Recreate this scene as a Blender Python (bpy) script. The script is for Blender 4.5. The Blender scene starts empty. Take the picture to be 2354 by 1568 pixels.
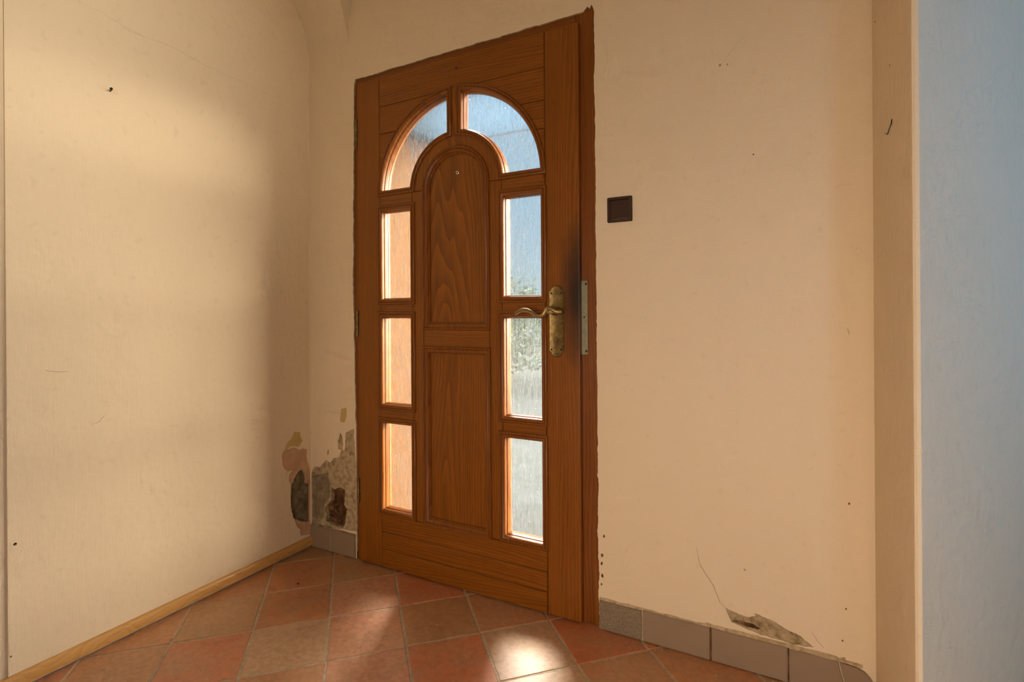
import bpy, bmesh, math, random
from mathutils import Vector, Matrix, noise
from mathutils.geometry import delaunay_2d_cdt
import numpy as np

random.seed(7)
scene = bpy.context.scene
COL = scene.collection

# ------------------------------------------------------------------ camera
F_PX, YAW, ROLL, V0 = 1212.26, -0.4877, -0.0065, 717.67
ZS = 0.007                                   # floor level offset of the survey
CAM = np.array([1.9877, -1.6849, 1.06 - ZS])
FW = np.array([math.sin(YAW), math.cos(YAW), 0.0])
RT = np.array([math.cos(YAW), -math.sin(YAW), 0.0])
UP = np.array([0, 0, 1.0])
cam_d = bpy.data.cameras.new('camera')
cam_d.sensor_width = 36.0
cam_d.lens = F_PX * 36.0 / 2354.0
cam_d.shift_y = -(784.0 - V0) / 2354.0
cam_d.clip_start = 0.02
cam = bpy.data.objects.new('camera', cam_d)
COL.objects.link(cam)
_c, _s = math.cos(ROLL), math.sin(ROLL)
_R = _c * RT + _s * UP
_U = -_s * RT + _c * UP
_B = -FW
cam.matrix_world = Matrix(((_R[0], _U[0], _B[0], CAM[0]), (_R[1], _U[1], _B[1], CAM[1]),
                           (_R[2], _U[2], _B[2], CAM[2]), (0, 0, 0, 1)))
scene.camera = cam

# ------------------------------------------------------------------ world, sun, added fill lamps
SOFT_SUN_DIR = Vector((-0.78, -0.58, 0.0)).normalized()      # added soft sun, stands in for sunlight scattered by the rain glass
SUN_DIR = Vector((0.30, -0.56, -0.82)).normalized()        # the sun itself, high over the yard
world = bpy.data.worlds.new('sky')
scene.world = world
world.use_nodes = True
wn = world.node_tree
for n in list(wn.nodes):
    wn.nodes.remove(n)
w_out = wn.nodes.new('ShaderNodeOutputWorld')
w_bg = wn.nodes.new('ShaderNodeBackground')
w_co = wn.nodes.new('ShaderNodeTexCoord')
w_sep = wn.nodes.new('ShaderNodeSeparateXYZ')
w_ramp = wn.nodes.new('ShaderNodeValToRGB')
for _e, (_p, _col) in zip((w_ramp.color_ramp.elements[0], w_ramp.color_ramp.elements[1], w_ramp.color_ramp.elements.new(.22)),
                          ((0.0, (.52, .64, .70, 1)), (1.0, (.16, .34, .66, 1)), (.22, (.36, .55, .70, 1)))):
    _e.position = _p
    _e.color = _col
w_bg.inputs['Strength'].default_value = 0.85
wn.links.new(w_co.outputs['Generated'], w_sep.inputs[0])
wn.links.new(w_sep.outputs[2], w_ramp.inputs[0])
wn.links.new(w_ramp.outputs[0], w_bg.inputs['Color'])
wn.links.new(w_bg.outputs[0], w_out.inputs['Surface'])



def sun_light(name, direction, energy, angle, color):
    d = bpy.data.lights.new(name, 'SUN')
    d.energy = energy
    d.angle = math.radians(angle)
    d.color = color
    o = bpy.data.objects.new(name, d)
    o.rotation_euler = direction.to_track_quat('-Z', 'Y').to_euler()
    o.location = -direction * 8
    COL.objects.link(o)


sun_light('soft_sun_fill', SOFT_SUN_DIR, 84.0, 70, (1.0, 0.84, 0.62))
sun_light('sun', SUN_DIR, 19.0, 18, (1.0, 0.93, 0.82))


def area_light(name, loc, direction, sx, sy, energy, color, spread=180):
    d = bpy.data.lights.new(name, 'AREA')
    d.shape = 'RECTANGLE'
    d.size, d.size_y = sx, sy
    d.energy = energy
    d.color = color
    d.spread = math.radians(spread)
    o = bpy.data.objects.new(name, d)
    o.location = loc
    o.rotation_euler = Vector(direction).to_track_quat('-Z', 'Y').to_euler()
    COL.objects.link(o)
    return o


# added fill lamps, set at made-up windows in the unseen walls
area_light('rear_warm_fill', (1.80, -2.71, 0.72), (0.0, 1, -0.10), 1.0, 1.0, 9.2, (1.0, 0.78, 0.56), 115)  # added warm fill for the door wall and room
area_light('side_cool_fill', (3.56, -0.45, 1.40), (-1, 0, 0), 0.55, 1.5, 7.0, (0.20, 0.52, 1.0))  # added lamp for the cool light on the pier; its window is made up
area_light('high_warm_fill', (3.56, -1.30, 2.00), (-1, 0.08, 0.0), 0.55, 0.55, 2.3, (1.0, 0.87, 0.65), 38)  # added fill to brighten the top of the left wall
area_light('narrow_cool_fill', (2.59, -2.71, 1.25), (-0.20, 1, -0.05), 0.24, 1.4, 0.34, (0.50, 0.70, 1.0), 38)  # added narrow lamp for the cool strip and shadow edge beside the pier

scene.view_settings.view_transform = 'Standard'
scene.view_settings.look = 'None'
scene.view_settings.gamma = 1.0
scene.view_settings.use_curve_mapping = False
scene.view_settings.exposure = 0.42
scene.cycles.use_denoising = True
scene.cycles.use_adaptive_sampling = True
scene.cycles.adaptive_threshold = 0.12
scene.cycles.adaptive_min_samples = 12
scene.cycles.max_bounces = 7
scene.cycles.diffuse_bounces = 4
scene.cycles.transparent_max_bounces = 8
scene.cycles.sample_clamp_indirect = 6.0


# ------------------------------------------------------------------ pixel helpers
def ray(u, v):
    c, s = math.cos(ROLL), math.sin(ROLL)
    U, V = u - 1177.0, v - V0
    return FW + RT * (c * U + s * V) / F_PX - UP * (-s * U + c * V) / F_PX


def on_y(u, v, Y=0.0):
    d = ray(u, v); t = (Y - CAM[1]) / d[1]
    return CAM + t * d


def on_x(u, v, X):
    d = ray(u, v); t = (X - CAM[0]) / d[0]
    return CAM + t * d


def on_z(u, v, Z=0.0):
    d = ray(u, v); t = (Z - CAM[2]) / d[2]
    return CAM + t * d


# ------------------------------------------------------------------ node helpers
class NT:
    def __init__(self, name):
        self.m = bpy.data.materials.new(name)
        self.m.use_nodes = True
        self.t = self.m.node_tree
        for n in list(self.t.nodes):
            self.t.nodes.remove(n)
        self.out = self.t.nodes.new('ShaderNodeOutputMaterial')

    def n(self, kind, **kw):
        nd = self.t.nodes.new(kind)
        for k, v in kw.items():
            if k.startswith('_'):
                setattr(nd, k[1:], v)
            else:
                key = k.replace('_', ' ')
                for i in nd.inputs:
                    if i.name == key:
                        self.put(i, v); break
        return nd

    def put(self, sock, v):
        if hasattr(v, 'is_output') or isinstance(v, bpy.types.NodeSocket):
            self.t.links.new(v, sock)
        elif isinstance(v, bpy.types.Node):
            self.t.links.new(v.outputs[0], sock)
        elif isinstance(v, (tuple, list)):
            v = tuple(v)
            if sock.type == 'RGBA' and len(v) == 3:
                v = v + (1,)
            sock.default_value = v
        else:
            sock.default_value = v

    def coord(self, kind='Object'):
        return self.n('ShaderNodeTexCoord').outputs[kind]

    def mapping(self, vec, scale=(1, 1, 1), loc=(0, 0, 0), rot=(0, 0, 0)):
        nd = self.n('ShaderNodeMapping')
        self.put(nd.inputs['Vector'], vec)
        nd.inputs['Scale'].default_value = scale
        nd.inputs['Location'].default_value = loc
        nd.inputs['Rotation'].default_value = rot
        return nd.outputs[0]

    def noise(self, vec, scale, detail=4, rough=.55, dist=0):
        return self.n('ShaderNodeTexNoise', Vector=vec, Scale=scale, Detail=detail, Roughness=rough, Distortion=dist).outputs[0]

    def ramp(self, fac, stops):
        nd = self.n('ShaderNodeValToRGB', Fac=fac)
        cr = nd.color_ramp
        while len(cr.elements) < len(stops):
            cr.elements.new(0.5)
        for e, (p, c) in zip(cr.elements, stops):
            e.position = p
            e.color = tuple(c) + ((1,) if len(c) == 3 else ())
        return nd.outputs[0]

    def mix(self, fac, a, b, mode='MIX'):
        nd = self.n('ShaderNodeMix', _data_type='RGBA', _blend_type=mode)
        self.put(nd.inputs[0], fac); self.put(nd.inputs[6], a); self.put(nd.inputs[7], b)
        return nd.outputs[2]

    def math(self, op, a, b=0.0, clamp=False):
        nd = self.n('ShaderNodeMath', _operation=op, _use_clamp=clamp)
        self.put(nd.inputs[0], a); self.put(nd.inputs[1], b)
        return nd.outputs[0]

    def bump(self, h, strength, dist, prev=None):
        nd = self.n('ShaderNodeBump', Strength=strength, Distance=dist)
        self.put(nd.inputs['Height'], h)
        if prev is not None:
            self.put(nd.inputs['Normal'], prev)
        return nd.outputs[0]

    def principled(self, color, rough=.6, normal=None, metallic=0.0, spec=.5, coat=0.0, coat_rough=.2):
        nd = self.n('ShaderNodeBsdfPrincipled')
        self.put(nd.inputs['Base Color'], color)
        self.put(nd.inputs['Roughness'], rough)
        self.put(nd.inputs['Metallic'], metallic)
        nd.inputs['Specular IOR Level'].default_value = spec
        nd.inputs['Coat Weight'].default_value = coat
        nd.inputs['Coat Roughness'].default_value = coat_rough
        if normal is not None:
            self.put(nd.inputs['Normal'], normal)
        self.t.links.new(nd.outputs[0], self.out.inputs['Surface'])
        return nd


def g3(v):
    return (v, v, v)


def mat_plaster(name, base, dirt=(.50, .38, .22)):
    m = NT(name)
    co = m.coord()
    big = m.noise(co, 1.7, 1, .5)
    mid = m.noise(co, 9, 2, .6)
    col = m.mix(m.math('MULTIPLY', big, .22), base, tuple(c * .86 for c in base))
    sp = m.ramp(m.noise(co, 42, 0, .5), [(.0, g3(0)), (.72, g3(0)), (.80, g3(1)), (1, g3(1))])
    col = m.mix(m.math('MULTIPLY', sp, .10), col, dirt)
    smear = m.ramp(mid, [(0, g3(0)), (.60, g3(0)), (.80, g3(1)), (1, g3(1))])
    col = m.mix(m.math('MULTIPLY', smear, .10), col, tuple(c * .80 for c in base))
    fine = m.noise(co, 420, 1, .6)
    brush = m.noise(m.mapping(co, (160, 160, 22)), 1.0, 1, .6)
    dents = m.noise(co, 26, 1, .55)
    hh = m.math('ADD', m.math('MULTIPLY', fine, .10), m.math('MULTIPLY', brush, .065))
    hh = m.math('ADD', hh, m.math('MULTIPLY', dents, .33))
    nrm = m.bump(hh, 1.0, .0074)
    m.principled(col, .78, nrm, spec=.25)
    return m.m


def mat_wood(name, axis, dark=(.096, .0255, .0016), light=(.350, .108, .0050), grime=False, spread=1.0):
    """varnished oak, grain running along axis ('x' or 'z')"""
    m = NT(name)
    co = m.coord()
    info = m.n('ShaderNodeObjectInfo')
    off = m.n('ShaderNodeVectorMath', _operation='SCALE')
    cmb = m.n('ShaderNodeCombineXYZ')
    m.put(cmb.inputs[0], m.math('MULTIPLY', info.outputs['Random'], 3.7))
    m.put(cmb.inputs[1], m.math('MULTIPLY', info.outputs['Random'], 1.9))
    m.put(cmb.inputs[2], m.math('MULTIPLY', info.outputs['Random'], 7.3))
    add = m.n('ShaderNodeVectorMath', _operation='ADD')
    m.put(add.inputs[0], co); m.put(add.inputs[1], cmb.outputs[0])
    p = add.outputs[0]
    st = {'z': (1, 1, .05), 'x': (.05, 1, 1), 'y': (1, .05, 1)}[axis]
    fib = m.noise(m.mapping(p, tuple(s * 1.0 for s in st)), 420, 4, .6)
    med = m.noise(m.mapping(p, st), 60, 3, .55)
    # cathedral figure
    gs = {'z': (1, 1, .075), 'x': (.075, 1, 1), 'y': (1, .075, 1)}[axis]
    off_ = m.n('ShaderNodeCombineXYZ')
    m.put(off_.inputs[2 if axis == 'z' else 0], m.math('MULTIPLY', info.outputs['Random'], -1.6))
    ad0 = m.n('ShaderNodeVectorMath', _operation='ADD')
    m.put(ad0.inputs[0], co); m.put(ad0.inputs[1], off_.outputs[0])
    q = m.mapping(ad0.outputs[0], gs)
    wob = m.n('ShaderNodeTexNoise', Vector=m.mapping(p, (7, 7, .8) if axis == 'z' else (.8, 7, 7)), Scale=1.0, Detail=2)
    wv = m.n('ShaderNodeVectorMath', _operation='SCALE')
    m.put(wv.inputs[0], wob.outputs['Color']); wv.inputs['Scale'].default_value = .09
    ad2 = m.n('ShaderNodeVectorMath', _operation='ADD')
    m.put(ad2.inputs[0], q); m.put(ad2.inputs[1], wv.outputs[0])
    wave = m.n('ShaderNodeTexWave', _wave_type='RINGS', _rings_direction='SPHERICAL', _wave_profile='SAW',
               Vector=ad2.outputs[0], Scale=30.0, Distortion=.5, Detail=2, Detail_Scale=.6)
    g = m.math('ADD', m.math('MULTIPLY', wave.outputs['Fac'], .28), m.math('MULTIPLY', fib, .50))
    g = m.math('ADD', g, m.math('MULTIPLY', med, .35))
    col = m.ramp(g, [(.25, dark), (.55, tuple((a + b) / 2 for a, b in zip(dark, light))), (.85, light)])
    hue = m.math('MULTIPLY', info.outputs['Random'], .25)
    col = m.mix(hue, col, tuple(c * .72 for c in light))
    if grime:
        sep = m.n('ShaderNodeSeparateXYZ'); m.put(sep.inputs[0], co)
        dx = m.math('DIVIDE', m.math('SUBTRACT', 1.352 - .858, sep.outputs[0]), .075)
        dz = m.math('DIVIDE', m.math('SUBTRACT', sep.outputs[2], 1.11), .30)
        dd = m.math('SQRT', m.math('ADD', m.math('POWER', m.math('ABSOLUTE', dx), 2.0), m.math('POWER', m.math('ABSOLUTE', dz), 2.0)))
        dd = m.math('ADD', dd, m.math('MULTIPLY', m.math('SUBTRACT', m.noise(m.mapping(co, (6, 6, 3)), 3, 3), .5), .5))
        k = m.ramp(dd, [(.12, g3(.93)), (.55, g3(.62)), (1.0, g3(0))])
        col = m.mix(k, col, (.020, .009, .005))
    nrm = m.bump(fib, .25, .0006)
    nrm = m.bump(wave.outputs['Fac'], .10, .0006, nrm)
    m.principled(col, m.math('ADD', m.math('MULTIPLY', med, .2), .30), nrm, spec=.35, coat=.06, coat_rough=.25)
    return m.m


def mat_simple(name, col, rough=.6, metallic=0.0, nscale=60, namp=.25, bump=.15, bdist=.002, spec=.5, coat=0.0):
    m = NT(name)
    co = m.coord()
    nz = m.noise(co, nscale, 4, .6)
    c = m.mix(m.math('MULTIPLY', nz, namp * 2), col, tuple(x * .55 for x in col))
    nrm = m.bump(nz, bump, bdist)
    m.principled(c, rough, nrm, metallic, spec, coat)
    return m.m


def mat_mottled(name, stops, scale=30, detail=6, rough=.9, bump=.5, bdist=.006):
    m = NT(name)
    co = m.coord()
    nz = m.noise(co, scale, detail, .62)
    col = m.ramp(nz, stops)
    fine = m.noise(co, scale * 9, 3, .6)
    nrm = m.bump(nz, bump, bdist)
    nrm = m.bump(fine, bump * .6, bdist * .3, nrm)
    m.principled(col, rough, nrm, spec=.2)
    return m.m


def mat_tile():
    m = NT('terracotta_tile')
    info = m.n('ShaderNodeObjectInfo')
    co = m.coord()
    add = m.n('ShaderNodeVectorMath', _operation='ADD')
    cmb = m.n('ShaderNodeCombineXYZ'); m.put(cmb.inputs[2], m.math('MULTIPLY', info.outputs['Random'], 9.0))
    m.put(add.inputs[0], co); m.put(add.inputs[1], cmb.outputs[0])
    p = add.outputs[0]
    cloud = m.noise(p, 7.5, 5, .62, .6)
    fine = m.noise(p, 55, 5, .65)
    grit = m.noise(p, 260, 2, .6)
    base = info.outputs['Color']
    k = m.ramp(cloud, [(.34, g3(0)), (.54, g3(.30)), (.74, g3(.75))])
    col = m.mix(k, base, (.46, .28, .155))
    col = m.mix(m.ramp(cloud, [(.28, g3(.7)), (.46, g3(0)), (1, g3(0))]), col, m.mix(.5, base, (.40, .115, .040)))
    col = m.mix(m.math('MULTIPLY', m.ramp(fine, [(.3, g3(1)), (.62, g3(0))]), .45), col, (.22, .10, .045))
    col = m.mix(m.math('MULTIPLY', m.ramp(grit, [(.5, g3(0)), (.75, g3(1))]), .22), col, (.58, .44, .29))
    nrm = m.bump(fine, .20, .0015)
    nrm = m.bump(grit, .10, .0006, nrm)
    m.principled(col, m.math('ADD', m.math('MULTIPLY', fine, .18), .27), nrm, spec=.55, coat=.25, coat_rough=.30)
    return m.m


def mat_glass():
    """rain glass: vertical streaks and small drops, part clear, part refracting"""
    m = NT('rain_glass')
    co = m.coord()
    streak = m.noise(m.mapping(co, (1, 1, .085)), 165, 1, .5, .9)
    broad = m.noise(m.mapping(co, (1, 1, .22)), 60, 0, .5)
    drops = m.noise(m.mapping(co, (1, 1, .40)), 260, 1, .5)
    ridge = m.ramp(streak, [(.40, g3(0)), (.50, g3(1)), (.60, g3(0))])
    h = m.math('ADD', m.math('ADD', ridge, m.math('MULTIPLY', drops, .45)), m.math('MULTIPLY', broad, 1.2))
    nrm = m.bump(h, 1.0, .010)
    refr = m.n('ShaderNodeBsdfRefraction', IOR=1.18, Roughness=.16, Color=(.84, .90, .93))
    m.put(refr.inputs['Normal'], nrm)
    tran = m.n('ShaderNodeBsdfTransparent', Color=(.97, .98, .98))
    mx = m.n('ShaderNodeMixShader')
    m.put(mx.inputs[0], m.math('SUBTRACT', .80, m.math('MULTIPLY', ridge, .42)))
    m.put(mx.inputs[1], refr.outputs[0]); m.put(mx.inputs[2], tran.outputs[0])
    tl = m.n('ShaderNodeBsdfTranslucent', Color=(.55, .62, .66))
    mx3 = m.n('ShaderNodeMixShader')
    m.put(mx3.inputs[0], m.math('MULTIPLY', ridge, .03))
    m.put(mx3.inputs[1], mx.outputs[0]); m.put(mx3.inputs[2], tl.outputs[0])
    gl = m.n('ShaderNodeBsdfGlossy', Roughness=.08, Color=(1, 1, 1))
    m.put(gl.inputs['Normal'], nrm)
    lw = m.n('ShaderNodeLayerWeight', Blend=.5)
    fr_ = m.math('ADD', m.math('MULTIPLY', m.math('POWER', lw.outputs['Facing'], 5.0), .9), .035)
    mx2 = m.n('ShaderNodeMixShader')
    m.put(mx2.inputs[0], fr_); m.put(mx2.inputs[1], mx3.outputs[0]); m.put(mx2.inputs[2], gl.outputs[0])
    m.t.links.new(mx2.outputs[0], m.out.inputs['Surface'])
    return m.m


def mat_canopy():
    m = NT('frosted_sheet')
    tl = m.n('ShaderNodeBsdfTranslucent', Color=(.27, .37, .47))
    df = m.n('ShaderNodeBsdfDiffuse', Color=(.30, .42, .48))
    mx = m.n('ShaderNodeMixShader'); mx.inputs[0].default_value = .3
    m.put(mx.inputs[1], tl.outputs[0]); m.put(mx.inputs[2], df.outputs[0])
    m.t.links.new(mx.outputs[0], m.out.inputs['Surface'])
    return m.m


def mat_clear_glass():
    m = NT('clear_glass')
    tran = m.n('ShaderNodeBsdfTransparent', Color=(.95, .97, .97))
    gl = m.n('ShaderNodeBsdfGlossy', Roughness=.02)
    mx = m.n('ShaderNodeMixShader'); mx.inputs[0].default_value = .06
    m.put(mx.inputs[1], tran.outputs[0]); m.put(mx.inputs[2], gl.outputs[0])
    m.t.links.new(mx.outputs[0], m.out.inputs['Surface'])
    return m.m


def mat_brass(name, col, dark, rough):
    m = NT(name)
    co = m.coord()
    nz = m.noise(co, 420, 3, .7)
    pat = m.noise(co, 55, 4, .6)
    k = m.ramp(m.math('ADD', m.math('MULTIPLY', nz, .6), m.math('MULTIPLY', pat, .4)), [(.40, g3(1)), (.60, g3(0))])
    c = m.mix(m.math('MULTIPLY', k, .8), col, dark)
    nrm = m.bump(nz, .5, .0008)
    m.principled(c, rough, nrm, metallic=.9)
    return m.m


PLASTER_C = (.81, .668, .475)
M = dict(
    plaster=mat_plaster('cream_plaster', PLASTER_C),
    pier=mat_plaster('pale_plaster', (.80, .70, .56)),
    wood_z=mat_wood('oak_upright', 'z'),
    wood_x=mat_wood('oak_level', 'x'),
    wood_lock=mat_wood('oak_lock_stile', 'z', grime=True),
    wood_bead=mat_wood('oak_bead', 'z', (.115, .030, .003), (.30, .092, .008)),
    wood_frame=mat_wood('oak_frame', 'z', (.105, .0275, .002), (.30, .088, .006)),
    wood_pale=mat_wood('beech_strip', 'y', (.46, .235, .066), (.66, .37, .12)),
    tile=mat_tile(),
    grout=mat_mottled('floor_grout', [(.3, (.40, .32, .22)), (.7, (.60, .51, .38))], 60),
    skirt=mat_simple('grey_skirting_tile', (.32, .225, .148), .5, nscale=14, namp=.22),
    speckle=mat_mottled('speckled_skirting_tile', [(.40, (.13, .095, .06)), (.50, (.24, .18, .12)), (.60, (.38, .30, .21))], 800, 3, .6, .1, .001),
    mortar=mat_mottled('old_mortar', [(.3, (.34, .24, .13)), (.7, (.62, .47, .30))], 50, 5, .9),
    softcement=mat_mottled('beige_cement', [(.30, (.16, .115, .065)), (.55, (.30, .23, .14)), (.75, (.45, .36, .24))], 22, 6),
    cement=mat_mottled('grey_cement', [(.30, (.10, .078, .045)), (.55, (.20, .16, .10)), (.75, (.29, .235, .155))], 22, 6),
    bare=mat_mottled('bare_render', [(.30, (.22, .15, .08)), (.50, (.46, .35, .21)), (.72, (.60, .47, .31))], 44, 7),
    pinkcoat=mat_mottled('pink_undercoat', [(.30, (.50, .30, .17)), (.70, (.62, .41, .25))], 16, 5, .85, .3, .003),
    rubble=mat_mottled('brown_rubble', [(.32, (.045, .020, .008)), (.55, (.16, .075, .03)), (.72, (.33, .19, .11))], 26, 7),
    yellow=mat_mottled('yellow_undercoat', [(.30, (.50, .36, .12)), (.70, (.62, .47, .20))], 14, 4, .85, .2, .002),
    chipped=mat_mottled('crumbled_plaster', [(.30, (.20, .13, .06)), (.48, (.42, .31, .18)), (.75, (.56, .44, .29))], 60, 7),
    crack=mat_simple('crack_line', (.22, .13, .06), .9),
    brass=mat_brass('aged_brass', (.36, .25, .095), (.055, .036, .016), .42),
    brass_lever=mat_brass('worn_brass', (.50, .37, .17), (.28, .20, .09), .28),
    steel=mat_brass('dull_steel', (.34, .31, .21), (.20, .18, .12), .48),
    chrome=mat_simple('chrome', (.75, .75, .72), .15, 1.0, namp=0, bump=0),
    dark=mat_simple('dark_metal', (.035, .026, .018), .5, .5),
    switch=mat_simple('brown_plastic', (.055, .025, .014), .5, 0, 90, .1, .04, .0005, spec=.25),
    glass=mat_glass(),
    clear=mat_clear_glass(),
    canopy=mat_canopy(),
    orange=mat_mottled('orange_render', [(.3, (.062, .0275, .0080)), (.7, (.075, .034, .0105))], 12, 4, .9, .2, .004),
    white=mat_simple('white_paint', (.50, .52, .52), .5, namp=.06),
    gravel=mat_mottled('pale_gravel', [(.35, (.030, .037, .039)), (.65, (.058, .067, .070))], 9, 6, .95),
    stone=mat_mottled('grey_stone', [(.35, (.026, .029, .030)), (.65, (.042, .047, .049))], 14, 6, .9),
    leaf=mat_mottled('shrub_leaf', [(.3, (.04, .06, .028)), (.7, (.085, .115, .06))], 6, 4, .7),
    bark=mat_simple('bark', (.12, .08, .05), .9),
)


# ------------------------------------------------------------------ object helpers
def link(o, parent=None):
    COL.objects.link(o)
    if parent is not None:
        o.parent = parent
    return o


def mesh_obj(name, verts, faces, mat, parent=None, smooth=None, bevel=0.0, segs=2):
    me = bpy.data.meshes.new(name)
    me.from_pydata([tuple(map(float, v)) for v in verts], [], faces)
    bm = bmesh.new(); bm.from_mesh(me)
    bmesh.ops.remove_doubles(bm, verts=bm.verts, dist=1e-6)
    bmesh.ops.recalc_face_normals(bm, faces=bm.faces)
    bm.to_mesh(me); bm.free()
    for mm in (mat if isinstance(mat, (list, tuple)) else [mat]):
        me.materials.append(mm)
    o = bpy.data.objects.new(name, me)
    link(o, parent)
    if smooth is not None:
        me.polygons.foreach_set('use_smooth', [True] * len(me.polygons))
        me.set_sharp_from_angle(angle=math.radians(smooth))
    if bevel:
        b = o.modifiers.new('bevel', 'BEVEL')
        b.width = bevel; b.segments = segs; b.limit_method = 'ANGLE'; b.angle_limit = math.radians(40)
        b.use_clamp_overlap = True
    return o


def empty(name, loc=(0, 0, 0)):
    o = bpy.data.objects.new(name, None)
    o.empty_display_size = .05
    o.location = loc
    COL.objects.link(o)
    return o


def tag(o, label=None, cat=None, kind=None, group=None):
    if label: o['label'] = label
    if cat: o['category'] = cat
    if kind: o['kind'] = kind
    if group: o['group'] = group
    return o


def prism_y(poly, y0, y1):
    """poly in (x, z), extruded from y0 to y1"""
    n = len(poly)
    vs = [(x, y0, z) for x, z in poly] + [(x, y1, z) for x, z in poly]
    fs = [list(range(n)), list(range(2 * n - 1, n - 1, -1))]
    fs += [[i, (i + 1) % n, n + (i + 1) % n, n + i] for i in range(n)]
    return vs, fs


def prism_z(poly, z0, z1):
    n = len(poly)
    vs = [(x, y, z0) for x, y in poly] + [(x, y, z1) for x, y in poly]
    fs = [list(range(n)), list(range(2 * n - 1, n - 1, -1))]
    fs += [[i, (i + 1) % n, n + (i + 1) % n, n + i] for i in range(n)]
    return vs, fs


def box(x0, x1, y0, y1, z0, z1):
    return prism_y([(x0, z0), (x1, z0), (x1, z1), (x0, z1)], y0, y1)


def rect(x0, x1, z0, z1):
    return [(x0, z0), (x1, z0), (x1, z1), (x0, z1)]


def arc(cx, cz, r, a0, a1, n):
    return [(cx + r * math.cos(a0 + (a1 - a0) * i / n), cz + r * math.sin(a0 + (a1 - a0) * i / n)) for i in range(n + 1)]


def area2(poly):
    return sum(poly[i][0] * poly[(i + 1) % len(poly)][1] - poly[(i + 1) % len(poly)][0] * poly[i][1] for i in range(len(poly)))


def offset_poly(poly, o):
    """poly counter-clockwise; o > 0 grows it (mitred)"""
    n = len(poly); out = []
    for i in range(n):
        a, b, c = poly[i - 1], poly[i], poly[(i + 1) % n]
        d1 = (b[0] - a[0], b[1] - a[1]); d2 = (c[0] - b[0], c[1] - b[1])
        l1 = math.hypot(*d1) or 1e-9; l2 = math.hypot(*d2) or 1e-9
        n1 = (d1[1] / l1, -d1[0] / l1); n2 = (d2[1] / l2, -d2[0] / l2)
        k = 1 + n1[0] * n2[0] + n1[1] * n2[1]
        k = max(k, .25)
        out.append((b[0] + o * (n1[0] + n2[0]) / k, b[1] + o * (n1[1] + n2[1]) / k))
    return out


def sweep_frame(poly, profile):
    """closed moulding: profile of (offset outward, y) along poly in (x, z); profile closed"""
    if area2(poly) < 0:
        poly = poly[::-1]
    rings = [[(x, y, z) for x, z in offset_poly(poly, o)] for o, y in profile]
    n, k = len(poly), len(profile)
    vs = [v for r in rings for v in r]
    fs = []
    for j in range(k):
        j2 = (j + 1) % k
        for i in range(n):
            i2 = (i + 1) % n
            fs.append([j * n + i, j * n + i2, j2 * n + i2, j2 * n + i])
    return vs, fs


def tube(path, radii, seg=10, squash=None):
    """tube along 3-D path; radii per point (r or (ra, rb)); closed ends"""
    pts = [Vector(p) for p in path]
    vs, fs = [], []
    prev = None
    for i, p in enumerate(pts):
        t = (pts[min(i + 1, len(pts) - 1)] - pts[max(i - 1, 0)]).normalized()
        if prev is None:
            a = Vector((0, 1, 0)) if abs(t.y) < .9 else Vector((1, 0, 0))
            u = (a - t * a.dot(t)).normalized()
        else:
            u = (prev - t * prev.dot(t)).normalized()
        prev = u
        w = t.cross(u)
        r = radii[i] if isinstance(radii, (list, tuple)) else radii
        ra, rb = r if isinstance(r, (list, tuple)) else (r, r)
        for k in range(seg):
            an = 2 * math.pi * k / seg
            vs.append(p + u * (ra * math.cos(an)) + w * (rb * math.sin(an)))
    for i in range(len(pts) - 1):
        for k in range(seg):
            k2 = (k + 1) % seg
            fs.append([i * seg + k, i * seg + k2, (i + 1) * seg + k2, (i + 1) * seg + k])
    fs.append(list(range(seg))[::-1])
    fs.append([(len(pts) - 1) * seg + k for k in range(seg)])
    return vs, fs


def lathe_y(cx, cz, prof, seg=24):
    """surface of revolution about the y axis through (cx, cz): prof of (r, y)"""
    vs, fs = [], []
    for r, y in prof:
        for k in range(seg):
            a = 2 * math.pi * k / seg
            vs.append((cx + r * math.cos(a), y, cz + r * math.sin(a)))
    for j in range(len(prof) - 1):
        for k in range(seg):
            k2 = (k + 1) % seg
            fs.append([j * seg + k, j * seg + k2, (j + 1) * seg + k2, (j + 1) * seg + k])
    fs.append(list(range(seg))); fs.append([(len(prof) - 1) * seg + k for k in range(seg)])
    return vs, fs


def join(*parts):
    vs, fs = [], []
    for v, f in parts:
        b = len(vs)
        vs += list(v)
        fs += [[i + b for i in q] for q in f]
    return vs, fs


def inside(p, poly):
    x, y = p; r = False
    n = len(poly)
    for i in range(n):
        x1, y1 = poly[i]; x2, y2 = poly[(i + 1) % n]
        if (y1 > y) != (y2 > y) and x < (x2 - x1) * (y - y1) / (y2 - y1) + x1:
            r = not r
    return r


def rough(poly, step, amp, seed=0, closed=True):
    rnd = random.Random(seed)
    out = []
    n = len(poly)
    for i in range(n if closed else n - 1):
        a, b = poly[i], poly[(i + 1) % n]
        L = math.hypot(b[0] - a[0], b[1] - a[1])
        k = max(1, int(L / step))
        for j in range(k):
            t = j / k
            x, y = a[0] + (b[0] - a[0]) * t, a[1] + (b[1] - a[1]) * t
            s = noise.noise(Vector((x * 60 + seed, y * 60, seed * 3.1))) * amp * 1.6 + rnd.uniform(-amp, amp) * .5
            nx, ny = (b[1] - a[1]) / (L or 1), -(b[0] - a[0]) / (L or 1)
            if j == 0:
                s *= .3
            out.append((x + nx * s, y + ny * s))
    if not closed:
        out.append(poly[-1])
    return out


def clampbox(poly, x0, x1, y0, y1):
    out = []
    for x, y in poly:
        q = (min(max(x, x0), x1), min(max(y, y0), y1))
        if not out or math.hypot(q[0] - out[-1][0], q[1] - out[-1][1]) > 2e-4:
            out.append(q)
    return out


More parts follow.
